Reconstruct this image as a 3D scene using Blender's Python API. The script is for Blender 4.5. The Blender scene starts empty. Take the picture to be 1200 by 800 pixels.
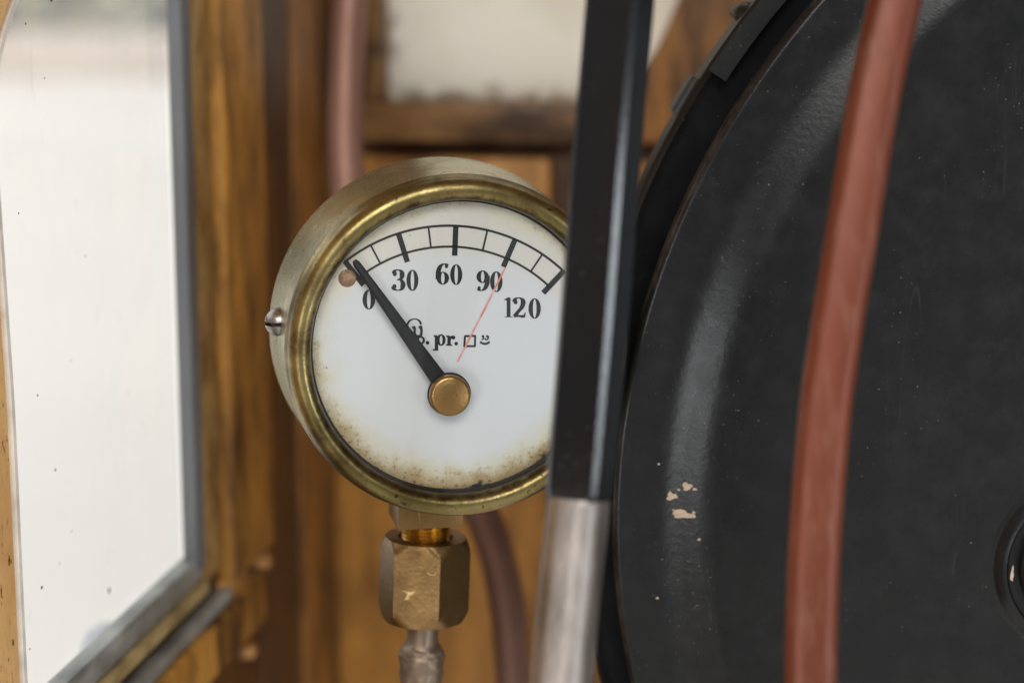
import bpy, bmesh, math, random
from mathutils import Vector, Matrix
random.seed(7)
R = math.radians
scene = bpy.context.scene
COL = scene.collection

# ------------------------------------------------------------------ camera
PITCH, YAW, FPX = R(10.5), R(8.6), 70.0 / 36.0 * 1200
CAM = Vector((0, 0, 1.5))
cd = bpy.data.cameras.new('camera'); cam = bpy.data.objects.new('camera', cd); COL.objects.link(cam)
cam.location = CAM; cam.rotation_euler = (R(90) - PITCH, 0, YAW)
cd.lens = 70; cd.sensor_width = 36; cd.clip_start = 0.01; cd.clip_end = 400
cd.dof.use_dof = True; cd.dof.focus_distance = 0.598; cd.dof.aperture_fstop = 6.2
scene.camera = cam
# ------------------------------------------------------------------ world
w = bpy.data.worlds.new('World'); scene.world = w; w.use_nodes = True
w.node_tree.nodes['Background'].inputs[0].default_value = (0.86, 0.93, 1.0, 1)
w.node_tree.nodes['Background'].inputs[1].default_value = 0.19
# ------------------------------------------------------------------ lamps
def area(name, loc, target, sx, sy, power, col):
    l = bpy.data.lights.new(name, 'AREA'); l.shape = 'RECTANGLE'; l.size = sx; l.size_y = sy
    l.energy = power; l.color = col
    o = bpy.data.objects.new(name, l); COL.objects.link(o); o.location = loc
    o.rotation_euler = (Vector(target) - Vector(loc)).to_track_quat('-Z', 'Y').to_euler()
    return o
area('overcast_daylight', (-10, 10, 9), (-10, 10.01, 0), 30, 30, 4300, (1, 0.975, 0.935))
area('added_key_light', (0.15, -0.85, 2.25), (0.0, 0.6, 1.4), 1.1, 0.6, 20, (1, 0.985, 0.965))  # key lamp added above and behind the camera to light the interior
area('drum_highlight_lamp', (-0.50, -0.85, 1.24), (0.05, 0.62, 1.38), 0.26, 0.5, 5.0, (0.95, 0.98, 1.0))  # added lamp, placed for the highlight on the drum cover
area('lever_highlight_lamp', (1.05, -0.25, 1.28), (0.05, 0.52, 1.38), 0.14, 0.8, 5.5, (0.86, 0.93, 1.0))  # added lamp, placed for the bright line along the lever's edge
scene.view_settings.view_transform = 'Standard'; scene.view_settings.look = 'None'
scene.view_settings.exposure = 0.0; scene.view_settings.gamma = 1
scene.cycles.max_bounces = 8; scene.cycles.transparent_max_bounces = 12
scene.cycles.use_denoising = True

# ------------------------------------------------------------------ geometry helpers
def ray(px, py):
    cx, cy = (px - 600) / FPX, (400 - py) / FPX
    f = Vector((0, math.cos(PITCH), -math.sin(PITCH))); u = Vector((0, math.sin(PITCH), math.cos(PITCH)))
    v = f + Vector((cx, 0, 0)) + u * cy
    return Matrix.Rotation(YAW, 3, 'Z') @ v
def P(px, py, d): return CAM + ray(px, py) * d
def on_plane(px, py, p0, n):
    r = ray(px, py); return CAM + r * ((p0 - CAM).dot(n) / r.dot(n))

def new_obj(name, me, mat, parent=None, smooth=True, loc=None):
    if mat and not me.materials: me.materials.append(mat)
    if smooth:
        me.polygons.foreach_set('use_smooth', [True] * len(me.polygons))
    o = bpy.data.objects.new(name, me); COL.objects.link(o)
    if parent: o.parent = parent
    if loc is not None: o.location = loc
    return o
def mesh(name, vs, fs, mat, parent=None, smooth=False):
    me = bpy.data.meshes.new(name); me.from_pydata([tuple(v) for v in vs], [], fs); me.update()
    bm = bmesh.new(); bm.from_mesh(me); bmesh.ops.recalc_face_normals(bm, faces=bm.faces); bm.to_mesh(me); bm.free()
    return new_obj(name, me, mat, parent, smooth)
def from_bm(name, bm, mat, parent=None, smooth=False):
    bmesh.ops.recalc_face_normals(bm, faces=bm.faces)
    me = bpy.data.meshes.new(name); bm.to_mesh(me); bm.free()
    return new_obj(name, me, mat, parent, smooth)
def autosmooth(o, ang=35):
    me = o.data; bm = bmesh.new(); bm.from_mesh(me)
    for f in bm.faces: f.smooth = True
    for e in bm.edges:
        e.smooth = not (len(e.link_faces) == 2 and e.calc_face_angle(0) > R(ang))
    bm.to_mesh(me); bm.free(); return o
def empty(name, loc, rz=0):
    o = bpy.data.objects.new(name, None); COL.objects.link(o); o.location = loc; o.rotation_euler = (0, 0, rz)
    o.empty_display_size = 0.02; return o
def tag(o, label=None, cat=None, kind=None, group=None):
    if label: o['label'] = label
    if cat: o['category'] = cat
    if kind: o['kind'] = kind
    if group: o['group'] = group
    return o
def lathe(name, prof, mat, parent=None, seg=96, axis='Y', close=False, ang=30):
    """revolve (radius, offset) about the local axis"""
    vs, fs = [], []
    n = len(prof)
    for i in range(seg):
        a = 2 * math.pi * i / seg; c, s = math.cos(a), math.sin(a)
        for r, y in prof:
            vs.append((r * c, y, r * s) if axis == 'Y' else ((r * c, r * s, y) if axis == 'Z' else (y, r * c, r * s)))
    m = n if close else n - 1
    for i in range(seg):
        j = (i + 1) % seg
        for k in range(m):
            l = (k + 1) % n
            fs.append((i * n + k, i * n + l, j * n + l, j * n + k))
    me = bpy.data.meshes.new(name); me.from_pydata(vs, [], fs)
    bm = bmesh.new(); bm.from_mesh(me); bmesh.ops.remove_doubles(bm, verts=bm.verts, dist=1e-7)
    bmesh.ops.dissolve_degenerate(bm, edges=bm.edges, dist=1e-8)
    bmesh.ops.recalc_face_normals(bm, faces=bm.faces); bm.to_mesh(me); bm.free()
    o = new_obj(name, me, mat, parent); return autosmooth(o, ang)
def box(name, lo, hi, mat, parent=None, bev=0.001, seg=2):
    bm = bmesh.new(); bmesh.ops.create_cube(bm, size=1)
    lo, hi = Vector(lo), Vector(hi)
    lo, hi = Vector(map(min, lo, hi)), Vector(map(max, lo, hi))
    for v in bm.verts: v.co = Vector([lo[i] + (v.co[i] + .5) * (hi[i] - lo[i]) for i in range(3)])
    if bev: bmesh.ops.bevel(bm, geom=list(bm.edges), offset=bev, segments=seg, affect='EDGES', profile=.6)
    return autosmooth(from_bm(name, bm, mat, parent), 40)
def catmull(pts, n=8):
    pts = [Vector(p) for p in pts]; out = []
    for i in range(len(pts) - 1):
        p0 = pts[max(i - 1, 0)]; p1 = pts[i]; p2 = pts[i + 1]; p3 = pts[min(i + 2, len(pts) - 1)]
        for k in range(n):
            t = k / n
            out.append(.5 * ((2 * p1) + (p2 - p0) * t + (2 * p0 - 5 * p1 + 4 * p2 - p3) * t * t + (3 * p1 - p0 - 3 * p2 + p3) * t ** 3))
    out.append(pts[-1]); return out
def sweep(name, path, section, mat, parent=None, right=Vector((1, 0, 0)), scale=None, ang=40):
    """sweep a closed 2-D section along a path; section x follows `right`"""
    vs, fs = [], []; n = len(section)
    for i, p in enumerate(path):
        t = (path[min(i + 1, len(path) - 1)] - path[max(i - 1, 0)]).normalized()
        x = (right - t * right.dot(t)).normalized(); y = t.cross(x)
        s = scale[i] if scale else 1
        for (a, b) in section: vs.append(p + x * a * s + y * b * s)
    for i in range(len(path) - 1):
        for k in range(n):
            l = (k + 1) % n
            fs.append((i * n + k, i * n + l, (i + 1) * n + l, (i + 1) * n + k))
    fs.append(tuple(range(n))); fs.append(tuple(range((len(path) - 1) * n, len(path) * n)))
    return autosmooth(mesh(name, vs, fs, mat, parent), ang)
def circ(r, n=24): return [(r * math.cos(2 * math.pi * i / n), r * math.sin(2 * math.pi * i / n)) for i in range(n)]
def prism(name, poly, axis, a, b, mat, parent=None, bev=0.0008):
    """extrude a 2-D polygon (two remaining axes in order) from a to b along axis"""
    bm = bmesh.new()
    def mk(p, t):
        c = list(p); c.insert(axis, t); return bm.verts.new(c)
    A = [mk(p, a) for p in poly]; B = [mk(p, b) for p in poly]
    bm.faces.new(A); bm.faces.new(B[::-1]); n = len(poly)
    for i in range(n): bm.faces.new((A[i], B[i], B[(i + 1) % n], A[(i + 1) % n]))
    bmesh.ops.recalc_face_normals(bm, faces=bm.faces)
    if bev: bmesh.ops.bevel(bm, geom=[e for e in bm.edges if e.calc_face_angle(0) > R(25)], offset=bev, segments=2, affect='EDGES')
    return autosmooth(from_bm(name, bm, mat, parent), 35)

# ------------------------------------------------------------------ material helpers
def srgb(r, g, b):
    f = lambda c: (c / 255 / 12.92) if c / 255 <= .04045 else ((c / 255 + .055) / 1.055) ** 2.4
    return (f(r), f(g), f(b), 1)
class M:
    def __init__(s, name):
        s.m = bpy.data.materials.new(name); s.m.use_nodes = True; s.t = s.m.node_tree
        s.b = s.t.nodes['Principled BSDF']; s.out = s.t.nodes['Material Output']
        s.tc = s.t.nodes.new('ShaderNodeTexCoord')
    def n(s, typ, **k):
        x = s.t.nodes.new(typ)
        for a, v in k.items(): setattr(x, a, v)
        return x
    def l(s, a, b): s.t.links.new(a, b)
    def co(s, scale=(1, 1, 1), rnd=False):
        mp = s.n('ShaderNodeMapping'); mp.inputs['Scale'].default_value = scale
        s.l(s.tc.outputs['Object'], mp.inputs[0]); return mp.outputs[0]
    def noise(s, sc, detail=4, rough=.55, stretch=(1, 1, 1), dist=0):
        x = s.n('ShaderNodeTexNoise'); x.inputs['Scale'].default_value = sc; x.inputs['Detail'].default_value = detail
        x.inputs['Roughness'].default_value = rough; x.inputs['Distortion'].default_value = dist
        s.l(s.co(stretch), x.inputs['Vector']); return x.outputs['Fac']
    def vor(s, sc, stretch=(1, 1, 1)):
        x = s.n('ShaderNodeTexVoronoi'); x.inputs['Scale'].default_value = sc
        s.l(s.co(stretch), x.inputs['Vector']); return x.outputs['Distance']
    def mapr(s, v, a, b, c=0., d=1., smooth=False):
        x = s.n('ShaderNodeMapRange'); x.interpolation_type = 'SMOOTHSTEP' if smooth else 'LINEAR'
        for i, q in zip((1, 2, 3, 4), (a, b, c, d)): x.inputs[i].default_value = q
        s.l(v, x.inputs[0]); return x.outputs[0]
    def math(s, op, a, b=None, clamp=False):
        x = s.n('ShaderNodeMath', operation=op); x.use_clamp = clamp
        for i, q in enumerate((a, b)):
            if q is None: continue
            if isinstance(q, (int, float)): x.inputs[i].default_value = q
            else: s.l(q, x.inputs[i])
        return x.outputs[0]
    def mix(s, f, a, b):
        x = s.n('ShaderNodeMix', data_type='RGBA')
        for i, q in ((0, f), (6, a), (7, b)):
            if isinstance(q, (int, float)): x.inputs[i].default_value = q
            elif isinstance(q, tuple): x.inputs[i].default_value = q
            else: s.l(q, x.inputs[i])
        return x.outputs[2]
    def set(s, **k):
        for a, v in k.items():
            i = s.b.inputs[a.replace('_', ' ')]
            if isinstance(v, (int, float, tuple)): i.default_value = v
            else: s.l(v, i)
        return s
    def bump(s, h, dist=.0005, st=.5):
        x = s.n('ShaderNodeBump'); x.inputs['Strength'].default_value = st; x.inputs['Distance'].default_value = dist
        s.l(h, x.inputs['Height']); s.l(x.outputs[0], s.b.inputs['Normal'])
        return s

def ochre(name, base, dark, worn=.45, sc=1.0, specks=0.0, stretch=(1, 1, .28)):
    m = M(name)
    n1 = m.noise(70 * sc, 6, .7, stretch); n2 = m.noise(24 * sc, 5, .65, stretch); n3 = m.noise(160 * sc, 4, .6, (1, 1, .5))
    f = m.math('ADD', m.mapr(n1, .42, .70, 0, worn), m.mapr(n2, .46, .66, 0, worn * 1.1), True)
    c = m.mix(f, base, dark)
    c = m.mix(m.mapr(n3, .35, .7, 0, .25), c, dark)
    if specks:
        v = m.noise(420, 3, .6, (1, 1, .6)); v2 = m.noise(60, 3)
        k = m.math('MULTIPLY', m.mapr(v, .60, .66), m.mapr(v2, .40, .60))
        c = m.mix(m.math('MULTIPLY', k, specks), c, srgb(60, 38, 18))
    m.set(Base_Color=c, Roughness=m.mapr(n1, .3, .7, .38, .6)); m.bump(n3, .0004, .4)
    return m.m
MAT = {}
MAT['ochre'] = ochre('ochre_paint', srgb(206, 148, 64), srgb(72, 42, 16), .8)
MAT['ochre_panel'] = ochre('ochre_panel_paint', srgb(214, 152, 70), srgb(92, 54, 20), .68, .8)
MAT['brown'] = ochre('brown_varnish', srgb(178, 122, 56), srgb(64, 40, 17), .7)
MAT['dark_brown'] = ochre('dark_brown_wood', srgb(98, 60, 27), srgb(36, 23, 12), .5)
MAT['mottled'] = ochre('mottled_putty', srgb(176, 142, 84), srgb(110, 74, 34), .7, 3.0, 0, (1, 1, .5))
MAT['rail'] = ochre('worn_rail_wood', srgb(160, 118, 70), srgb(70, 46, 24), .75, 1.6, 0, (.4, 1, 1))
MAT['post'] = ochre('post_paint', srgb(232, 188, 128), srgb(196, 144, 86), .35, 2.0, 1.0, (1, .6, .4))
def simple(name, col, rough, metal=0., var=.25, sc=60, bump=.3, stretch=(1, 1, 1), **k):
    m = M(name); n = m.noise(sc, 5, .6, stretch)
    d = tuple(c * (1 - var) for c in col[:3]) + (1,); u = tuple(min(1, c * (1 + var)) for c in col[:3]) + (1,)
    m.set(Base_Color=m.mix(m.mapr(n, .3, .7), d, u), Roughness=m.mapr(n, .3, .7, rough * .85, min(1, rough * 1.2)), Metallic=metal, **k)
    m.bump(m.noise(sc * 6, 4), .0002, bump); return m.m
MAT['white_paint'] = simple('white_paint', srgb(228, 224, 214), .5)
MAT['rubber'] = simple('grey_glazing_channel', srgb(104, 106, 108), .55, 0, .3, 40, .3, (1, 1, .2))
MAT['alloy'] = simple('dull_alloy', srgb(150, 154, 152), .45, .3, .5, 90, .3, (1, .35, 1))
MAT['pale_bead'] = simple('pale_bead', srgb(164, 144, 98), .5, 0, .45, 60)
MAT['screw'] = simple('brass_screw', srgb(200, 155, 100), .4, .7)
MAT['steel'] = simple('bare_steel', srgb(150, 142, 136), .48, 1.0, .45, 110, .7, (1, 1, .3))
MAT['bolt'] = simple('dull_bolt', srgb(58, 60, 60), .5, .4)
MAT['print'] = simple('black_print', (.006, .007, .008, 1), .55, 0, .3, 900, 0)
MAT['glove_black'] = simple('pointer_black', (.006, .006, .009, 1), .42, .1, .3, 300, .2)
MAT['pavement'] = simple('pale_pavement', srgb(232, 230, 226), .9, 0, .05, .5, 0)
MAT['brick'] = simple('pink_brick', srgb(230, 219, 210), .9, 0, .12, 1.5, 0)
MAT['shade_roof'] = simple('shade_slab_paint', srgb(150, 118, 80), .7)
MAT['chrome'] = simple('screw_steel', srgb(150, 146, 148), .28, 1.0, .15, 400, .4)

def black_paint(name, gloss, dust, sc=1.0, rim=None, spec=.3, bump=.25):
    m = M(name)
    n1 = m.noise(14 * sc, 7, .65); n2 = m.noise(90 * sc, 5, .6); sp = m.noise(900, 2, .5); n4 = m.noise(34, 5)
    base = m.mix(m.mapr(n1, .3, .75), (.0048, .0052, .0060, 1), (.0085, .0085, .0090, 1))
    base = m.mix(m.mapr(n2, .45, .8, 0, dust), base, (.03, .029, .03, 1))
    k = m.math('MULTIPLY', m.mapr(sp, .70, .735), m.mapr(n4, .45, .6))
    base = m.mix(m.math('MULTIPLY', k, .35), base, (.3, .28, .26, 1))
    sc1 = m.noise(45, 3, .5, (1, 1, .12), 1.5)
    base = m.mix(m.math('MULTIPLY', m.mapr(m.math('ABSOLUTE', m.math('SUBTRACT', sc1, .5)), 0, .006, .07, 0), m.mapr(n4, .5, .65)), base, (.2, .19, .18, 1))
    if rim:
        g = m.n('ShaderNodeSeparateXYZ'); m.l(m.tc.outputs['Object'], g.inputs[0])
        r = m.math('SQRT', m.math('ADD', m.math('POWER', g.outputs[0], 2), m.math('POWER', g.outputs[2], 2)))
        e = m.mapr(r, rim - .0016, rim - .0004)
        e = m.math('MULTIPLY', e, m.mapr(m.noise(55, 5, .7), .46, .6))
        base = m.mix(m.math('MULTIPLY', e, .10), base, (.30, .24, .19, 1))
    m.set(Base_Color=base, Roughness=m.mapr(n2, .3, .7, gloss * .9, gloss * 1.1), Specular_IOR_Level=spec)
    m.bump(m.math('ADD', m.noise(520, 4, .6), m.math('MULTIPLY', n2, .6)), .0002, bump); return m.m
DISC_R = 0.2505
MAT['black_face'] = black_paint('worn_black_paint', .30, .26, 1.3, rim=DISC_R, bump=.45)
MAT['black_case'] = black_paint('black_case_paint', .45, .1)
MAT['black_bar'] = black_paint('black_bar_enamel', .16, .04, .6, spec=.55, bump=.12)

# copper
def copper(name, a, b, c, rough=.42, metal=.75):
    m = M(name); m.set(Specular_IOR_Level=.35)
    n1 = m.noise(22, 5, .6, (1, 1, .25)); n2 = m.noise(420, 4, .6, (1, 1, .05)); n3 = m.noise(9, 3, .5, (1, 1, .4))
    col = m.mix(m.mapr(n1, .35, .68), a, b); col = m.mix(m.mapr(n3, .45, .7, 0, .7), col, c)
    col = m.mix(m.mapr(n2, .52, .75, 0, .14), col, (.42, .27, .2, 1))
    m.set(Base_Color=col, Metallic=metal, Roughness=m.mapr(n2, .3, .7, rough * .85, rough * 1.2))
    m.bump(n2, .00015, .35); return m.m
MAT['red_copper'] = copper('reddened_copper', srgb(104, 43, 20), srgb(60, 26, 14), srgb(118, 62, 40), .40, .25)
MAT['brown_copper'] = copper('browned_copper', srgb(168, 128, 112), srgb(118, 88, 76), srgb(180, 142, 126), .45, .35)
MAT['stem_copper'] = copper('greyed_copper', srgb(132, 112, 94), srgb(92, 76, 64), srgb(154, 138, 120), .45, .7)

# brass
def brass(name, bright, olive, dark, rough, wear=.5, metal=.95, radial=None, pits=.4):
    m = M(name)
    n1 = m.noise(48, 7, .7); n2 = m.noise(230, 5, .65); n3 = m.noise(15, 4, .6); n4 = m.noise(900, 2)
    col = m.mix(m.mapr(n3, .38, .62), bright, olive)
    col = m.mix(m.math('MULTIPLY', m.mapr(n1, .46, .66), wear), col, dark)
    col = m.mix(m.mapr(n2, .6, .72, 0, pits), col, dark)
    if radial:
        g = m.n('ShaderNodeSeparateXYZ'); m.l(m.tc.outputs['Object'], g.inputs[0])
        r = m.math('SQRT', m.math('ADD', m.math('POWER', g.outputs[0], 2), m.math('POWER', g.outputs[2], 2)))
        e = m.math('ADD', m.mapr(r, radial, radial + .0022, 1, 0), m.mapr(m.noise(260, 5, .65), .3, .7, -.5, .5))
        col = m.mix(m.mapr(e, .3, 1.0, 0, .85), col, srgb(48, 30, 12))
    sp = m.math('MULTIPLY', m.mapr(m.noise(620, 2, .5), .66, .70), m.mapr(m.noise(90, 3), .45, .6))
    col = m.mix(m.math('MULTIPLY', sp, min(1, pits * 2)), col, srgb(40, 32, 22))
    m.set(Base_Color=col, Metallic=metal, Roughness=m.math('ADD', m.mapr(n1, .3, .7, rough * .7, rough * 1.3), m.mapr(n2, .6, .72, 0, .2)))
    m.bump(m.math('ADD', n2, m.math('MULTIPLY', n4, .4)), .00025, .4); return m.m
MAT['bezel'] = brass('aged_brass_bezel', srgb(156, 140, 94), srgb(102, 92, 52), srgb(60, 43, 22), .33, .8, .92, .0450)
MAT['case'] = brass('pale_brass_case', srgb(210, 205, 166), srgb(170, 165, 118), srgb(98, 75, 38), .27, .6, .86)
MAT['nut'] = brass('dull_brass_nut', srgb(146, 116, 76), srgb(118, 92, 56), srgb(84, 62, 34), .33, .4, .85, None, .2)
def scratch(mat, col, amt):
    t = mat.node_tree; b = t.nodes['Principled BSDF']; old = b.inputs['Base Color'].links[0].from_socket
    m = M.__new__(M); m.m = mat; m.t = t; m.b = b; m.tc = [n for n in t.nodes if n.type == 'TEX_COORD'][0]
    k = m.mapr(m.math('ABSOLUTE', m.math('SUBTRACT', m.noise(70, 1, .4, (1, 1, .7), .6), .5)), 0, .004, 1, 0)
    k = m.math('MULTIPLY', k, m.mapr(m.noise(130, 2), .57, .62))
    m.l(m.mix(m.math('MULTIPLY', k, amt), old, col), b.inputs['Base Color'])
scratch(MAT['nut'], srgb(214, 182, 128), .8)
MAT['thread'] = brass('bright_brass_thread', srgb(214, 176, 96), srgb(176, 138, 66), srgb(96, 66, 30), .25, .4)
MAT['cap'] = brass('turned_brass_cap', srgb(156, 126, 82), srgb(136, 107, 64), srgb(106, 78, 44), .34, .25, .9, None, .1)

# glass panes: fresnel mix of clear and gloss with a film of dirt
def glass(name, film=0., filmcol=(.8, .8, .78, 1), specks=0., tint=(1, 1, 1, 1), gloss=.04):
    m = M(name); t = m.t; t.nodes.remove(m.b)
    tr = m.n('ShaderNodeBsdfTransparent'); tr.inputs[0].default_value = tint
    gl = m.n('ShaderNodeBsdfGlossy'); gl.inputs['Roughness'].default_value = gloss
    fr = m.n('ShaderNodeFresnel'); fr.inputs[0].default_value = 1.45
    a = m.n('ShaderNodeMixShader'); m.l(fr.outputs[0], a.inputs[0]); m.l(tr.outputs[0], a.inputs[1]); m.l(gl.outputs[0], a.inputs[2])
    df = m.n('ShaderNodeBsdfTranslucent'); df.inputs[0].default_value = filmcol
    b = m.n('ShaderNodeMixShader'); m.l(a.outputs[0], b.inputs[1]); m.l(df.outputs[0], b.inputs[2])
    m.l(m.mapr(m.noise(18, 5), .35, .7, film * .5, film * 1.5), b.inputs[0]); last = b
    if specks:
        dd = m.n('ShaderNodeBsdfDiffuse'); dd.inputs[0].default_value = srgb(70, 66, 56)
        c = m.n('ShaderNodeMixShader'); m.l(last.outputs[0], c.inputs[1]); m.l(dd.outputs[0], c.inputs[2])
        k = m.math('MULTIPLY', m.mapr(m.noise(330, 2, .5), .755, .79), m.mapr(m.noise(24, 3), .5, .6))
        k2 = m.math('MULTIPLY', m.mapr(m.noise(70, 5, .7, (1, 1, .5), 1.0), .62, .75, 0, .10), 1)
        m.l(m.math('MAXIMUM', m.math('MULTIPLY', k, specks), k2), c.inputs[0]); last = c
    m.l(last.outputs[0], m.out.inputs[0]); return m.m
MAT['pane'] = glass('dirty_window_glass', .10, (.85, .85, .83, 1), .8)
MAT['gauge_glass'] = glass('gauge_glass', .0, (.8, .8, .8, 1), 0)

# milky pane
m = M('milky_pane'); m.t.nodes.remove(m.b)
tl = m.n('ShaderNodeBsdfTranslucent'); df = m.n('ShaderNodeBsdfDiffuse')
n = m.noise(20, 5); c = m.mix(m.mapr(n, .45, .75, 0, .6), srgb(244, 238, 224), srgb(216, 204, 182))
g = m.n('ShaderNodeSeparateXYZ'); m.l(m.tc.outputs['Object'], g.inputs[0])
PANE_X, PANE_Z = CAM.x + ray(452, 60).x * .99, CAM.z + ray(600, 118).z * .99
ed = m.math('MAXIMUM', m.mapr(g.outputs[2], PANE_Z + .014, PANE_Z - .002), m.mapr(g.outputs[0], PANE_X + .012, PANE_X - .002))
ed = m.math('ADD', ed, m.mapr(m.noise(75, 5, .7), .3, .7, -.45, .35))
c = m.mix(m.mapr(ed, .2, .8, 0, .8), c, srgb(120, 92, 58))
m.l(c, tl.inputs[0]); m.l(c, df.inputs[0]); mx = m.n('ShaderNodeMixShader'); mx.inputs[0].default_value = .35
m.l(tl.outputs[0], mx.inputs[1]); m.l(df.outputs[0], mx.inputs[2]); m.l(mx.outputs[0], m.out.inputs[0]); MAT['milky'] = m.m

# foliage for the hedge
MAT['leaf'] = simple('hedge_leaf', srgb(212, 210, 192), .8, 0, .3, 3, 0)

# ================================================================== outside
g = mesh('ground', [(-60, -30, .5), (60, -30, .5), (60, 90, .5), (-60, 90, .5)], [(0, 1, 2, 3)], MAT['pavement']); tag(g, kind='structure')

# ================================================================== the cab: side wall with its window
X0 = P(22, 700, .6).x
PX = Vector((X0, 0, 0)); NX = Vector((1, 0, 0))
def sx(px, py): return on_plane(px, py, PX, NX)
def sy(px, py=400): return sx(px, py).y
Z_SILL = sx(228, 655).z          # top of the bottom channel
Y_FAR = sy(215, 400)             # far end of the glass
Y_BACK = 0.965                   # inner face of the back wall
Z_TOP, Z_BOT = 2.05, 0.95

wl = empty('side_wall', (X0, .7, Z_BOT)); wl.location = (0, 0, 0); tag(wl, kind='structure')
# below the window
box('wall_panel', (X0 - .03, .2, Z_BOT), (X0 - .002, Y_BACK - .015, Z_SILL - .048), MAT['dark_brown'], wl)
# boards beyond the window; the recess's shade is put into the dark brown
ya, yb, yc, yd = sy(229), sy(252), sy(301), sy(349)
box('recess_board', (X0 - .03, yc + .001, Z_BOT), (X0 - .001, yd, Z_TOP), MAT['dark_brown'], wl)
box('corner_post', (X0 - .03, yd + .001, Z_BOT), (X0 + .0005, Y_BACK - .018, Z_TOP), MAT['brown'], wl)
box('wall_panel', (X0 - .03, .19, Z_BOT), (X0 - .003, .22, Z_TOP), MAT['brown'], wl)
box('header_board', (X0 - .03, .221, 1.93), (X0 - .003, yc, Z_TOP), MAT['brown'], wl)

win = empty('side_window', (0, 0, 0))
tag(win, 'side window with dusty glass, ochre far stile and grey sill channel', 'window')
box('glazing_channel', (X0 - .004, Y_FAR + .003, Z_SILL - .005), (X0 + .002, ya, 1.93), MAT['rubber'], win, .0015)
box('putty_strip', (X0 - .0035, ya + .0005, Z_SILL - .012), (X0 + .001, yb, 1.93), MAT['mottled'], win)
box('far_stile', (X0 - .003, yb + .0005, Z_SILL - .020), (X0 + .006, yc, 1.93), MAT['ochre'], win, .002)
# sill strips, running back along the wall
box('sill_channel', (X0 - .006, .3, Z_SILL - .010), (X0 + .001, ya - .002, Z_SILL), MAT['alloy'], win, .0015)
box('sill_bead', (X0 - .010, .3, Z_SILL - .0155), (X0 + .0035, ya - .001, Z_SILL - .0105), MAT['pale_bead'], win, .0015)
box('sill_gap', (X0 - .010, .3, Z_SILL - .0205), (X0 - .001, yb, Z_SILL - .016), MAT['dark_brown'], win, .0005)
box('sill_trim', (X0 - .010, .3, Z_SILL - .0265), (X0 + .005, yb - .001, Z_SILL - .021), MAT['alloy'], win, .0015)
box('bottom_rail', (X0 - .012, .3, Z_SILL - .047), (X0 + .008, yc - .022, Z_SILL - .027), MAT['ochre'], win, .0015)
mesh('pane', [(X0 - .005, .35, Z_SILL - .004), (X0 - .005, Y_FAR + .004, Z_SILL - .004), (X0 - .005, Y_FAR + .004, 1.94), (X0 - .005, .35, 1.94)], [(0, 1, 2, 3)], MAT['pane'], win)
for (px, py) in ((291, 760), (309, 655)):
    q = sx(px, py)
    s = lathe('screw', [(0, .0035), (.002, .0032), (.0036, .002), (.0042, 0), (.0042, -.004)], MAT['screw'], win, 20, 'X')
    s.location = q + Vector((.0005, 0, 0))

dirt = simple('fly_speck', srgb(64, 62, 54), .9)
for px, py, sz in ((49, 688, 2.2), (128, 691, 3.2), (60, 0, 2.4), (44, 463, 1.4), (65, 550, 1.6), (30, 28, 1.2), (84, 622, 1.0), (52, 92, 1.1), (22, 250, 1.2), (70, 660, .9), (150, 460, 1.3), (100, 300, 1.1), (35, 760, 1.3)):
    r0 = ray(px, py); q = CAM + r0 * ((X0 - .0046 - CAM.x) / r0.x); k = .00026 * sz; vs = []
    for i in range(10):
        a_ = 6.2832 * i / 10; f_ = k * random.uniform(.7, 1.25); vs.append((q.x, q.y + f_ * 1.7 * math.cos(a_), q.z + f_ * 1.2 * math.sin(a_)))
    mesh('dirt_speck', vs, [tuple(range(10))], dirt, win)
# near post with the rounded head of the opening
edge = [(30, 900), (25, 800), (18, 650), (10, 480), (0, 330), (-9, 200), (-12, 130), (-8, 80), (0, 42), (14, 0), (34, -40), (66, -74), (120, -100), (200, -118)]
pts = [sx(*e) for e in edge]
poly = [(p.y, p.z) for p in pts] + [(pts[-1].y, 1.93), (.33, 1.93), (.33, 1.12), (pts[0].y, 1.12)]
np_ = prism('window_post', poly, 0, X0 - .016, X0 + .0, MAT['post'], None, .0012)
tag(np_, 'speckled tan painted window post at the left edge of the glass', 'post')
path = [sx(a + 5, b) + Vector((-.001, 0, 0)) for a, b in edge[:11]]
sweep('white_bead', catmull(path, 4), [(-.001, -.0012), (.0012, -.0012), (.0012, .001), (-.001, .001)], MAT['white_paint'], np_, Vector((0, 1, 0)))

# ================================================================== back wall
PB = Vector((0, Y_BACK, 0)); NB = Vector((0, 1, 0))
def bk(px, py): return on_plane(px, py, PB, NB)
wb = empty('back_wall', (0, 0, 0)); tag(wb, kind='structure')
def bbox(name, x0, y0, x1, y1, f, b, mat, bev=.0015, parent=wb):
    a, c = bk(x0, y0), bk(x1, y1)
    return box(name, (a.x, Y_BACK - f, a.z), (c.x, Y_BACK + b, c.z), mat, parent, bev)
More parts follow.
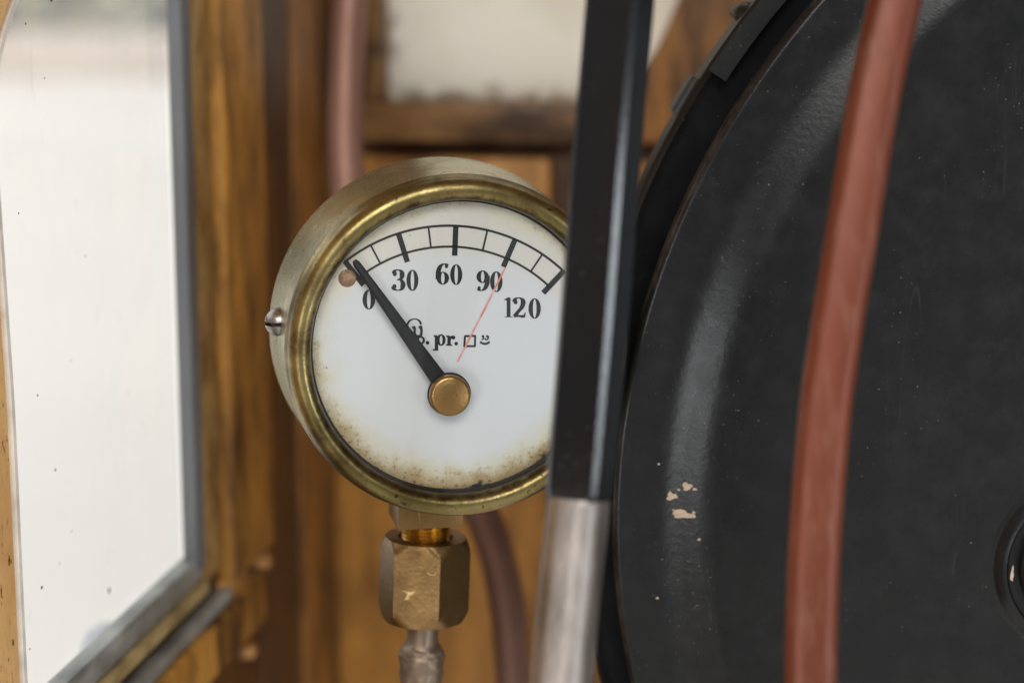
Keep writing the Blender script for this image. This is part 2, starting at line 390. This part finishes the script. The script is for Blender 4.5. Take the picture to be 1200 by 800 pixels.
# dark backing, open where the window is
bbox('backing_board', 300, 122, 1900, 1500, -.012, .03, MAT['dark_brown'])
bbox('backing_board', 300, -700, 436, 121, -.012, .03, MAT['dark_brown'])
bbox('backing_board', 806, -700, 1900, 121, -.012, .03, MAT['brown'])
bbox('backing_board', 436, -700, 806, -420, -.012, .03, MAT['brown'])
bbox('lower_panel', 388, 182, 641, 1500, .004, .011, MAT['ochre_panel'], .003)
bbox('edge_board', 345, 186, 383, 1500, .001, .011, MAT['ochre'], .002)
bbox('side_panel', 668, 190, 1500, 1500, .002, .011, MAT['ochre'], .003)
rw = empty('back_window', (0, 0, 0)); tag(rw, 'milky window pane set in a worn brown frame behind the gauge', 'window')
bbox('bottom_rail', 425, 118, 690, 166, .012, .011, MAT['rail'], .003, rw)
bbox('frame_stile', 424, -700, 452, 117.4, .011, .011, MAT['rail'], .003, rw)
# right side of the frame sweeps in a curve
a = [(690.6, 166), (690.6, 119), (725, 104), (752, 82), (772, 54), (786, 24), (800, -10), (812, -60), (818, -400), (930, -400), (930, 166)]
poly = [(bk(*q).x, bk(*q).z) for q in a]
prism('curved_frame', poly, 1, Y_BACK - .010, Y_BACK + .011, MAT['brown'], rw, .002)
a0, a1 = bk(436, 126), bk(830, -430)
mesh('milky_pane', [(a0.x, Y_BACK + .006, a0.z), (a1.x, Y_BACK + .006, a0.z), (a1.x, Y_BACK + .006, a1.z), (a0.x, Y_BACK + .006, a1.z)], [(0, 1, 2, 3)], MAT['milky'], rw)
# roof
rf = box('shade_slab', (X0 - .08, -.15, Z_TOP + .002), (1.3, Y_BACK + .08, Z_TOP + .04), MAT['shade_roof']); tag(rf, kind='structure')  # unseen slab added overhead to keep the daylight lamp off the interior

# ================================================================== the pressure gauge
G0 = P(536.5, 405.8, .6)
GAZ = R(8.6 + 1.65 + 9.5)
ga = empty('pressure_gauge', G0, GAZ)
tag(ga, 'round brass pressure gauge with white dial, its black pointer resting at zero', 'gauge')
bpy.context.view_layer.update()
GM = Matrix.Translation(G0) @ Matrix.Rotation(GAZ, 4, 'Z'); GI = GM.inverted(); GN = (GM.to_3x3() @ Vector((0, -1, 0)))
def D(px, py, h=0.):
    """pixel -> gauge-local point on the plane h in front of the dial"""
    q = GI @ on_plane(px, py, G0 + GN * h, GN); return Vector((q.x, -h, q.z))
RD = .0452                      # dial opening radius
# case and bezel
lathe('case', [(.0508, .0012), (.0512, .0018), (.0512, .003), (.0512, .0042), (.0538, .037), (.0530, .0410), (.049, .043), (0, .043)], MAT['case'], ga, 160, ang=50)
prof = [(RD - .0005, .0006), (RD - .0006, -.0034)]
for k in range(21):
    t = k / 20 * math.pi
    prof.append((RD + .0026 - .0032 * math.cos(t) * (1 if t < math.pi / 2 else 1.12), -.0034 - .0042 * math.sin(t) ** .85))
prof += [(RD + .0063, -.0026), (.0519, -.0016), (.0522, -.0004), (.0521, .0008), (.0510, .0011)]
lathe('bezel', prof, MAT['bezel'], ga, 192, ang=50)
# dial
dm = M('enamel_dial')
g = dm.n('ShaderNodeSeparateXYZ'); dm.l(dm.tc.outputs['Object'], g.inputs[0])
x, z = g.outputs[0], g.outputs[2]
r = dm.math('SQRT', dm.math('ADD', dm.math('POWER', x, 2), dm.math('POWER', z, 2)))
hub = D(526, 461)
rh = dm.math('SQRT', dm.math('ADD', dm.math('POWER', dm.math('SUBTRACT', x, hub.x), 2), dm.math('POWER', dm.math('SUBTRACT', z, hub.z), 2)))
na = dm.noise(110, 6, .7); nb = dm.noise(700, 5, .7); nc = dm.noise(35, 4)
low = dm.mapr(z, .012, -.040)                    # more dirt has settled at the bottom
rr = dm.math('ADD', r, dm.math('ADD', dm.mapr(na, .3, .7, -.0028, .0028), dm.math('SUBTRACT', dm.math('MULTIPLY', low, .0044), .0012)))
c = srgb(204, 206, 206)
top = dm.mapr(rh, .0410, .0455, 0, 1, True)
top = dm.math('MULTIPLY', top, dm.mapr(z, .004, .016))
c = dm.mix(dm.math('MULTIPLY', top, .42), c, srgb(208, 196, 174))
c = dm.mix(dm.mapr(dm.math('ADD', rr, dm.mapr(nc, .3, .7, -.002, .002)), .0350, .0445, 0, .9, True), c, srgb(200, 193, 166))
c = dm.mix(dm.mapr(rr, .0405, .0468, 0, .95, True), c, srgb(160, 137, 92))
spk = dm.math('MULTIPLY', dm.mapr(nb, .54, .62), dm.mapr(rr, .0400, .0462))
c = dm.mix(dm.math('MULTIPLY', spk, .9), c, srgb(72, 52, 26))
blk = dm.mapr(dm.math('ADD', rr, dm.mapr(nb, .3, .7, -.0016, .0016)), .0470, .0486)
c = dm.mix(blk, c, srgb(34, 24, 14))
fl = dm.math('MULTIPLY', dm.mapr(dm.noise(520, 2), .735, .76), dm.mapr(dm.noise(60, 2), .5, .6))
c = dm.mix(dm.math('MULTIPLY', fl, .7), c, srgb(90, 80, 70))
dm.set(Base_Color=c, Roughness=dm.mapr(nb, .3, .7, .25, .4)); dm.bump(nb, .0001, .2)
dial = lathe('dial', [(0, 0), (.02, 0), (.04, 0), (RD + .002, 0)], dm.m, ga, 96)
# gasket, the black fringe round the dial
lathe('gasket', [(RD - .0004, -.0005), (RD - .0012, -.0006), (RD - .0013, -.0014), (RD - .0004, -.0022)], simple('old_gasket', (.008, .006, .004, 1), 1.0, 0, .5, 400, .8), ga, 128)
lathe('cover_glass', [(0, -.0052), (.02, -.0052), (RD - .0002, -.0050)], MAT['gauge_glass'], ga, 96)

# --- print on the dial, drawn in the dial's own plane
H_PRINT = [.00010]
def flat(name, polys, mat=None, parent=None, step=.000012):
    vs, fs = [], []
    for k, (pp, ff) in enumerate(polys):
        o = len(vs); h = H_PRINT[0] + k * step
        vs += [D(p[0], p[1], h) for p in pp]; fs += [tuple(o + i for i in f) for f in ff]
    return mesh(name, vs, fs, mat or MAT['print'], parent or dial)
def ribbon(pts, wf, n=8, smooth=True):
    """stroke along pixel points; wf(dir)->half width"""
    q = catmull([(p[0], p[1]) for p in pts], n) if smooth and len(pts) > 2 else [Vector(p) for p in pts]
    L, Rr = [], []
    for i, p in enumerate(q):
        t = (q[min(i + 1, len(q) - 1)] - q[max(i - 1, 0)])
        t = t.normalized() if t.length > 1e-6 else Vector((0, 1))
        nn = Vector((-t.y, t.x)); hw = wf(t) if callable(wf) else wf
        L.append(p + nn * hw); Rr.append(p - nn * hw)
    m_ = len(q); return (L + Rr, [(i, i + 1, m_ + i + 1, m_ + i) for i in range(m_ - 1)])
def disc(c, r, n=16, ry=None): return ([Vector((c[0] + r * math.cos(6.2832 * i / n), c[1] + (ry or r) * math.sin(6.2832 * i / n))) for i in range(n)], [tuple(range(n))])
def ring(c, rx, ry, ix, iy, n=28):
    o = [Vector((c[0] + rx * math.cos(6.2832 * i / n), c[1] + ry * math.sin(6.2832 * i / n))) for i in range(n)]
    k = [Vector((c[0] + ix * math.cos(6.2832 * i / n), c[1] + iy * math.sin(6.2832 * i / n))) for i in range(n)]
    return (o + k, [(i, (i + 1) % n, n + (i + 1) % n, n + i) for i in range(n)])
def glyph(ch, x, y, w, h):
    """one numeral with thick stems and hairlines; box in pixels, y is the top"""
    def T(p): return (x + p[0] * w + (0.5 - p[1]) * 0, y + (1 - p[1]) * h + (p[0] - .5) * w * .03)
    thick, thin = .185 * w, .038 * w
    pen = lambda t: (thin + (thick - thin) * abs(t.y) ** 1.7)
    S = lambda pts: ribbon([T(p) for p in pts], pen)
    def Bl(p, r=.115): return disc(T(p), r * w, 16)
    Rg = lambda c, rx, ry, ix, iy: ring(T(c), rx * w, ry * h, ix * w, iy * h)
    if ch == '0': return [Rg((.5, .5), .5, .5, .145, .455)]
    if ch == '3': return [S([(.14, .80), (.2, .93), (.42, .985), (.66, .92), (.74, .76), (.66, .6), (.44, .52), (.36, .515)]),
                          S([(.36, .515), (.62, .5), (.78, .38), (.8, .24), (.68, .08), (.42, .012), (.16, .07), (.08, .2)]), Bl((.19, .78), .15), Bl((.16, .2), .16)]
    six = lambda f: [ring(T(f((.53, .31))), .47 * w, .31 * h, .13 * w, .265 * h), S([f(p) for p in [(.86, .88), (.74, .97), (.56, .975), (.34, .86), (.2, .64), (.17, .4), (.19, .25)]]), Bl(f((.8, .86)), .12)]
    if ch == '6': return six(lambda p: p)
    if ch == '9': return six(lambda p: (1 - p[0], 1 - p[1]))
    if ch == '1': return [ribbon([T((.55, .02)), T((.55, .995))], thick * 1.05), ribbon([T((.12, .015)), T((.95, .015))], h * .018),
                          ([Vector(T(p)) for p in ((.1, .86), (.1, .9), (.55, .998), (.55, .84))], [(0, 1, 2, 3)])]
    if ch == '2': return [S([(.12, .76), (.2, .92), (.45, .985), (.7, .9), (.76, .72), (.64, .5), (.36, .27), (.1, .05)]), Bl((.2, .76), .15),
                          ([Vector(T(p)) for p in ((.03, .0), (.1, .08), (.3, .15), (.55, .12), (.8, .14), (.9, .27), (.96, .27), (.9, .02), (.7, -.005), (.45, .03), (.2, .02))], [tuple(range(11))])]
S2 = 1198 / 280.
def c2(a, b): return 380 + a / S2, 240 + b / S2
for ch, x0, y0, x1, y1 in (('3', 341, 325, 408, 430), ('0', 412, 325, 472, 432), ('6', 559, 295, 626, 400), ('0', 631, 298, 692, 402), ('9', 763, 329, 829, 431),
                           ('0', 831, 333, 894, 438), ('1', 898, 464, 946, 563), ('2', 946, 465, 1013, 565), ('0', 1024, 468, 1086, 571), ('0', 192, 425, 255, 525)):
    a, b = c2(x0, y0), c2(x1, y1)
    flat('numeral', glyph(ch, a[0], a[1], b[0] - a[0], b[1] - a[1]))
HX, HY = 526, 461
def pol(r, deg): return (HX + r * math.sin(R(deg)), HY - r * math.cos(R(deg)))
for rr_, hw in ((196.5, 1.4), (172.0, 1.3)):
    flat('scale_arc', [ribbon([pol(rr_, -38.6 + k * 82.2 / 60) for k in range(61)], hw, smooth=False)])
for deg in (-38.2, -17.5, 2.4, 23.3, 43.2):
    flat('scale_mark', [ribbon([pol(197.2, deg), pol(161.5, deg)], 3.2)])
for deg in (-27.8, -7.0, 13.3, 33.9):
    flat('scale_mark', [ribbon([pol(196, deg), pol(172, deg)], 1.1)])
S7 = 1200 / 170.
def c7(a, b): return 420 + a / S7, 360 + b / S7
def K(*p): return [c7(*q) for q in p]
u = 1.18 / S7
flat('letter', [ribbon(K((402, 190), (402, 150), (425, 110), (465, 97), (502, 110), (519, 142)), lambda t: (5 + 5 * abs(t.y)) * u * .8),
                ribbon(K((446, 172), (464, 166), (466, 215), (478, 240)), 9 * u), ribbon(K((500, 170), (518, 162), (521, 215), (508, 238), (480, 236)), 9 * u),
                ribbon(K((452, 240), (458, 290), (480, 296)), 8 * u), ring(c7(516, 272), 30 * u, 30 * u, 13 * u, 17 * u)])
flat('full_stop', [disc(c7(572, 293), 13 * u)])
flat('letter', [ribbon(K((646, 236), (646, 350)), 12 * u), ring(c7(684, 270), 32 * u, 41 * u, 10 * u, 31 * u), ribbon(K((614, 350), (662, 352)), 5 * u), ribbon(K((622, 238), (650, 236)), 6 * u)])
flat('letter', [ribbon(K((750, 238), (750, 312)), 12 * u), ribbon(K((758, 268), (768, 246), (786, 238)), 6 * u), disc(c7(786, 250), 14 * u), ribbon(K((724, 311), (776, 313)), 5 * u), ribbon(K((724, 240), (754, 238)), 5 * u)])
flat('full_stop', [disc(c7(809, 300), 13 * u)])
sq = [(882, 238), (966, 236), (964, 322), (876, 320)]
flat('inch_sign', [ribbon(K(sq[i], sq[(i + 1) % 4]), 7 * u) for i in range(4)] + [disc(c7(*q), 7 * u, 8) for q in sq])
flat('inch_sign', [disc(c7(1030, 240), 9 * u), ribbon(K((1036, 238), (1034, 258), (1020, 268)), 5 * u), disc(c7(1066, 240), 9 * u), ribbon(K((1074, 238), (1074, 256), (1058, 268), (1044, 256)), 5 * u),
                   ribbon(K((1006, 284), (1024, 297), (1048, 302), (1070, 296), (1086, 284)), lambda t: (3 + 5 * abs(t.x)) * u)])
red = M('faded_red_line'); red.set(Base_Color=red.mix(red.mapr(red.noise(160, 4), .4, .65), srgb(206, 110, 84), srgb(222, 186, 168)), Roughness=.5)
H_PRINT[0] = .00016
flat('red_line', [ribbon([(592, 314), (566, 366), (536, 424)], 1.05, smooth=False)], red.m)
H_PRINT[0] = .00010
# small rivet holding the dial
rv = lathe('dial_rivet', [(0, -.0012), (.0010, -.0011), (.0019, -.0007), (.0024, -.0003), (.0027, 0)], simple('rivet_copper', srgb(150, 118, 88), .6, .2, .5, 700), ga, 24); rv.location = D(407, 326)
# pointer
hp = .0030
tip, base = D(415, 305, hp), D(526, 461, hp)
d_ = (tip - base).normalized(); nn = Vector((-d_.z, 0, d_.x))
L = (tip - base).length
sec = []
vs, fs = [], []
prof2 = [(-.004, .0027), (.004, .0026), (L * .5, .00185), (L - .0012, .0011), (L, .0006)]
for (s_, hw) in prof2:
    for (a_, b_) in ((-1, 0), (-1, -.0004), (-.45, -.0010), (.45, -.0010), (1, -.0004), (1, 0)):
        vs.append(base + d_ * s_ + nn * (a_ * hw) + Vector((0, b_, 0)))
for i in range(len(prof2) - 1):
    for k in range(6):
        l = (k + 1) % 6; fs.append((i * 6 + k, i * 6 + l, i * 6 + 6 + l, i * 6 + 6 + k))
fs += [tuple(range(6)), tuple(range(24, 30))]
ptr = mesh('pointer', vs, fs, MAT['glove_black'], ga)
lathe('pointer_boss', [(0, -.0002), (.0066, -.0002), (.0066, -.0010), (.0062, -.0014), (0, -.0014)], MAT['glove_black'], ptr, 40).location = base
cp = lathe('hub_cap', [(0, -.0042), (.0052, -.0042), (.0059, -.0039), (.0062, -.0033), (.0062, -.0002)], MAT['cap'], ga, 64, ang=50); cp.location = D(525.5, 461, hp)
# side screw
sc_me = lathe('side_screw', [(0, -.0044), (.0016, -.0042), (.0031, -.0034), (.0044, -.0018), (.0050, 0), (.0050, .004)], MAT['chrome'], ga, 40, 'X')
bm = bmesh.new(); bm.from_mesh(sc_me.data)
for zc, sgn in ((.0005, 1), (-.0008, -1)):
    bmesh.ops.bisect_plane(bm, geom=list(bm.verts) + list(bm.edges) + list(bm.faces), plane_co=(0, 0, zc), plane_no=(0, 0, sgn))
bmesh.ops.delete(bm, geom=[f for f in bm.faces if -.0008 < f.calc_center_median().z < .0005], context='FACES')
bmesh.ops.holes_fill(bm, edges=[e for e in bm.edges if e.is_boundary and abs(e.verts[0].co.z) < .001 and abs(e.verts[1].co.z) < .001], sides=0)
bm.to_mesh(sc_me.data); bm.free(); autosmooth(sc_me, 30)
slot = box('screw_slot', (-.0022, -.0044, -.0009), (.003, .0044, .0006), MAT['glove_black'], sc_me, 0)
sc_me.location = (-.0524, .020, .0058); sc_me.scale = (.9, .88, .88)
# socket block and thread under the case
YB = .030; BX, BZ = -.0057, -.0045
box('socket_block', (-.0105, YB - .0105, -.0575), (.0105, YB + .0105, -.0445), MAT['nut'], ga, .0005).location = (BX, 0, BZ)
tp = [(.0078, -.0565)]
for k in range(7): tp += [(.0080, -.0572 - k * .0011), (.0072, -.0577 - k * .0011)]
th = lathe('thread', tp, MAT['thread'], ga, 40, 'Z', ang=20); th.location = (BX, YB, BZ)

# ------------------------------------------------------------------ pipe with union nut below the gauge
NB0 = GM @ Vector((BX, YB, -.0628 + BZ))
gp = empty('gauge_pipe', NB0, GAZ); tag(gp, 'copper feed pipe with a hexagonal brass union nut under the gauge', 'pipe')
gp.rotation_euler = (0, R(2.2), GAZ)
RN, HN = .0148, .0272
bm = bmesh.new(); rings = []
rot = R(-90 - 30 + 0)  # a flat turned toward the viewer
NSEG = 72
for zt in [0, -.0008, -.0018, -.0032, -.0048, -.012, -.019, -.0225, -.0240, -.0254, -.0264, -HN]:
    rr2 = []
    for i in range(NSEG):
        a_ = 2 * math.pi * i / NSEG
        k = (a_ % (math.pi / 3)) - math.pi / 6
        hexr = RN * math.cos(math.pi / 6) / math.cos(k)
        lim = RN * (.885 + min(-zt, HN + zt) * .115 / .0034 / 1.0)
        rad = min(hexr, lim)
        rr2.append(bm.verts.new((rad * math.cos(a_ + R(-20)), rad * math.sin(a_ + R(-20)), zt)))
    rings.append(rr2)
for A_, B_ in zip(rings, rings[1:]):
    for i in range(NSEG): bm.faces.new((A_[i], B_[i], B_[(i + 1) % NSEG], A_[(i + 1) % NSEG]))
bm.faces.new(rings[-1])
rin = [bm.verts.new((.0088 * math.cos(2 * math.pi * i / NSEG), .0088 * math.sin(2 * math.pi * i / NSEG), 0)) for i in range(NSEG)]
rdn = [bm.verts.new((.0090 * math.cos(2 * math.pi * i / NSEG), .0090 * math.sin(2 * math.pi * i / NSEG), -.004)) for i in range(NSEG)]
for i in range(NSEG):
    j = (i + 1) % NSEG
    bm.faces.new((rings[0][i], rings[0][j], rin[j], rin[i])); bm.faces.new((rin[i], rin[j], rdn[j], rdn[i]))
bm.faces.new(rdn)
autosmooth(from_bm('union_nut', bm, MAT['nut'], gp), 18)
pp = [(.0051, -HN + .002), (.0051, -HN - .003), (.0050, -.0345), (.0054, -.0362), (.0066, -.0375), (.0073, -.0395), (.0072, -.043), (.0068, -.048), (.0060, -.056), (.0053, -.08), (.0053, -.26)]
from mathutils import noise as mn
pp = [p for p in pp[:3]] + [(r0 + (r1 - r0) * k / 5, z0 + (z1 - z0) * k / 5) for (r0, z0), (r1, z1) in zip(pp[3:-1], pp[4:-1]) for k in range(5)] + pp[-2:]
tb = lathe('copper_tube', pp, MAT['stem_copper'], gp, 40, 'Z', ang=60)
for v in tb.data.vertices:
    if v.co.z < -.0355 and v.co.z > -.09:
        k = 1 + .13 * mn.noise(v.co * 260) + .06 * mn.noise(v.co * 700); v.co.x *= k; v.co.y *= k

# ================================================================== black lever in front
def sq_section(s, bev, rot, n=4):
    out = []
    for cx_, cy_, a0_ in ((1, 1, 0), (-1, 1, 90), (-1, -1, 180), (1, -1, 270)):
        for k in range(n + 1):
            a_ = R(a0_ + 90 * k / n); q = Vector((cx_ * (s / 2 - bev) + bev * math.cos(a_), cy_ * (s / 2 - bev) + bev * math.sin(a_)))
            out.append((q.x * math.cos(rot) - q.y * math.sin(rot), q.x * math.sin(rot) + q.y * math.cos(rot)))
    return out
lv = empty('lever', P(665, 700, .5)); lv.location = (0, 0, 0)
tag(lv, 'black square lever with a bare steel lower end, passing in front of the gauge', 'lever')
RIGHT = Matrix.Rotation(YAW, 3, 'Z') @ Vector((1, 0, 0))
def lp(y): return P(727 + (658 - 727) * y / 800. + (2 if 300 < y < 600 else 0), y, .5)
sweep('shaft', [lp(y) for y in (-1200, -300, 0, 200, 400, 550)] + [lp(572), lp(580), lp(585)], sq_section(.0141, .0014, R(24), 1), MAT['black_bar'], lv, RIGHT,
      [1, 1, 1, 1, 1.0, .99, .97, .94, .90], 30)
sweep('steel_end', [lp(y) for y in (583.5, 586, 594, 700, 900, 1900)], sq_section(.0150, .0058, R(24), 8), MAT['steel'], lv, RIGHT, [.965, .98, .985, .985, .985, .985], 50)

# ================================================================== pipes
def pipe(name, px, d, sec_, mat, label):
    p = catmull([P(a_, b_, d) for a_, b_ in px], 8)
    o = sweep(name, p, sec_, mat, None, RIGHT, None, 60); return tag(o, label, 'pipe')
def sup(a_, b_, e, n=36):
    out = []
    for i in range(n):
        t = 2 * math.pi * i / n; c_, s_ = math.cos(t), math.sin(t)
        out.append((a_ * math.copysign(abs(c_) ** e, c_), b_ * math.copysign(abs(s_) ** e, s_)))
    return out
pipe('copper_pipe', [(1330, -900), (1145, -300), (1078, -110), (1049, 0), (1023, 120), (1003, 242), (980, 387), (967, 480), (957, 600), (952, 700), (950, 800), (951, 920), (958, 1200), (970, 1900)], .5,
     sup(.0066, .0048, .72), MAT['red_copper'], 'flattened reddish copper pipe crossing the black drum face')
pipe('copper_pipe', [(470, -500), (424, -130), (410, 0), (405, 100), (405, 190), (418, 300), (470, 430), (528, 530), (572, 620), (593, 700), (602, 800), (604, 920), (604, 1300)], .85,
     circ(.0077), MAT['brown_copper'], 'bent browned copper pipe running down the wall behind the gauge')

# ================================================================== black drum
hx = .607
fwd = Matrix.Rotation(YAW, 3, 'Z') @ Vector((0, 1, 0))
DP = CAM + fwd * hx
DC = on_plane(1632, 606, DP, fwd)
DR = (on_plane(719, 640, DP, fwd) - DC).length
dr = empty('drum', DC, YAW); tag(dr, 'large round black drum with a worn dished front cover', 'drum')
r_ = DISC_R
prof = [(r_ - .004, .010), (r_, .0085), (r_, .0016), (r_ - .0005, .0006), (r_ - .0014, 0.0), (r_ - .0020, -.0001), (r_ - .0026, -.0001), (r_ - .0080, -.00015), (r_ - .0128, -.0002), (r_ - .0135, -.0002)]
for k in range(1, 17):
    t = k / 16; prof.append((r_ - .0135 - .019 * t, -.0002 - .0040 * (t * t * (3 - 2 * t))))
prof += [(r_ - .06, -.0043), (r_ - .10, -.0044), (.05, -.0045), (0, -.0045)]
face = lathe('front_cover', prof, MAT['black_face'], dr, 256, ang=40)
sc_ = DR / DISC_R; face.scale = (sc_, 1, sc_)
lathe('casing', [(.1, .03), (DR + .006, .03), (DR + .0090, .0285), (DR + .0106, .031), (DR + .0108, .034), (DR + .0108, .05), (.1, .05)], MAT['black_case'], dr, 200, ang=40)
MI = (Matrix.Translation(DC) @ Matrix.Rotation(YAW, 4, 'Z')).inverted()
def DL(px, py, off=0.): q = MI @ on_plane(px, py, DP + fwd * off, fwd); return q
# raised boss at the right
b0 = DL(1272, 664, -.006)
bo = lathe('boss', [(.031, .0002), (.0285, -.0004), (.0262, -.0026), (.0250, -.0030), (.0243, -.0022), (.0236, .0030), (.021, .0034), (.0205, -.003), (.0195, -.004), (0, -.004)], MAT['black_face'], dr, 96); bo.location = (b0.x, -.0044, b0.z)
# strap plate with bolt at the top of the casing
def arc_plate(name, a0_, a1_, ri, ro, y0_, y1_, mat, n=20):
    vs_, fs_ = [], []
    for i in range(n + 1):
        a_ = R(a0_ + (a1_ - a0_) * i / n)
        for (rr_, yy) in ((ri, y0_), (ro - .001, y0_), (ro, y0_ + .001), (ro, y1_), (ri, y1_)):
            vs_.append((rr_ * math.cos(a_), yy, rr_ * math.sin(a_)))
    for i in range(n):
        for k in range(5): fs_.append((i * 5 + k, i * 5 + (k + 1) % 5, i * 5 + 5 + (k + 1) % 5, i * 5 + 5 + k))
    fs_ += [tuple(range(5)), tuple(range(n * 5, n * 5 + 5))]
    return autosmooth(mesh(name, vs_, fs_, mat, dr), 30)
def ang_of(px, py): q = DL(px, py, .02); return math.degrees(math.atan2(q.z, q.x)), math.hypot(q.x, q.z)
a1_, _ = ang_of(850, 95); a2_ = a1_ - 30
arc_plate('strap_plate', a1_, a2_, DR + .0045, DR + .0118, .0225, .029, MAT['black_case'])
a3_, _ = ang_of(838, 105); a4_, _ = ang_of(812, 145)
arc_plate('clip', a3_, a4_, DR + .0085, DR + .0128, .036, .050, MAT['bolt'])
for px, py, rb in ((876, 16, .0036), (905, -10, .0055)):
    q = DL(px, py, .03)
    bo = lathe('bolt', [(0, -.0065), (rb * .35, -.0062), (rb * .7, -.0048), (rb * .9, -.0026), (rb, .0005), (rb, .006), (rb * .6, .006), (rb * .6, .03)], MAT['black_case'], dr, 24); bo.location = (q.x, .034, q.z)
# bare patches where the paint has chipped off
chip = simple('chip_primer', srgb(180, 160, 138), .8, 0, .2, 300)
for px, py, wx, wy in ((805, 567, 7, 4.2), (787, 580, 6, 4.5), (800, 601, 12, 5), (1179, 664, 1.8, 8), (813, 570, 2.2, 1.6), (795, 572, 1.5, 1.2), (812, 597, 2, 1.6), (789, 596, 1.4, 1), (818, 628, 1.6, 1.4), (772, 543, 1.5, 1.2), (770, 700, 1.6, 1.3), (930, 575, 2.0, 2.2)):
    vs = []
    c_ = DL(px, py, 0)
    for i in range(18):
        a_ = 6.2832 * i / 18; k = 1 + .28 * random.uniform(-1, 1) + .15 * math.sin(3 * a_ + px)
        vs.append((c_.x + wx * k * .00027 * math.cos(a_), 0, c_.z + wy * k * .00027 * math.sin(a_)))
    # seat on the cover's own surface
    out = []
    for v in vs:
        rr_ = math.hypot(v[0], v[2]); yy = 0
        for (p0, p1) in zip(prof, prof[1:]):
            if min(p0[0], p1[0]) * 1 <= rr_ / sc_ <= max(p0[0], p1[0]) and abs(p0[0] - p1[0]) > 1e-6:
                yy = p0[1] + (p1[1] - p0[1]) * (rr_ / sc_ - p0[0]) / (p1[0] - p0[0])
        out.append((v[0], (yy if px < 1000 else -.0075) - .00015, v[2]))
    mesh('paint_chip', out, [tuple(range(18))], chip, dr)

# ================================================================== outside: knob by the sill, low wall, hedge
kn = lathe('outside_knob', [(0, .012), (.005, .0115), (.009, .009), (.0115, .004), (.0125, -.004), (.0128, -.05), (0, -.05)], simple('pale_blue_grey_paint', srgb(196, 204, 214), .5), None, 40, 'Z')
q = P(128, 742, .70); kn.location = (X0 - .05, q.y * (X0 - .05) / q.x, CAM.z + (q.z - CAM.z) * (X0 - .05) / q.x - .008); tag(kn, 'rounded grey metal stop outside behind the window sill', 'knob')
def outside(px, py, zz):
    r0 = ray(px, py); return CAM + r0 * ((zz - CAM.z) / r0.z)
q = outside(100, 92, .5)
lw = box('low_wall', (q.x - 14, q.y, .5), (q.x + 14, q.y + .3, .92), MAT['brick'], None, .02); tag(lw, 'low pinkish wall far outside the side window', 'wall')
hd = bmesh.new(); rnd = random.Random(3)
for i in range(5000):
    c_ = Vector((q.x + rnd.uniform(-14, 14), q.y + .8 + rnd.uniform(-.4, .5), .5 + rnd.uniform(0, 1.3)))
    s_ = rnd.uniform(.05, .11); e1 = Vector((rnd.gauss(0, 1), rnd.gauss(0, 1), rnd.gauss(0, 1))).normalized(); e2 = e1.orthogonal().normalized()
    hd.faces.new([hd.verts.new(c_ + e1 * s_ * a_ + e2 * s_ * b_) for a_, b_ in ((-1, 0), (0, -.6), (1, 0), (0, .6))])
me = bpy.data.meshes.new('hedge'); hd.to_mesh(me); hd.free()
tag(new_obj('hedge', me, MAT['leaf'], None, False), 'pale green hedge behind the low pinkish wall', 'hedge', 'stuff')
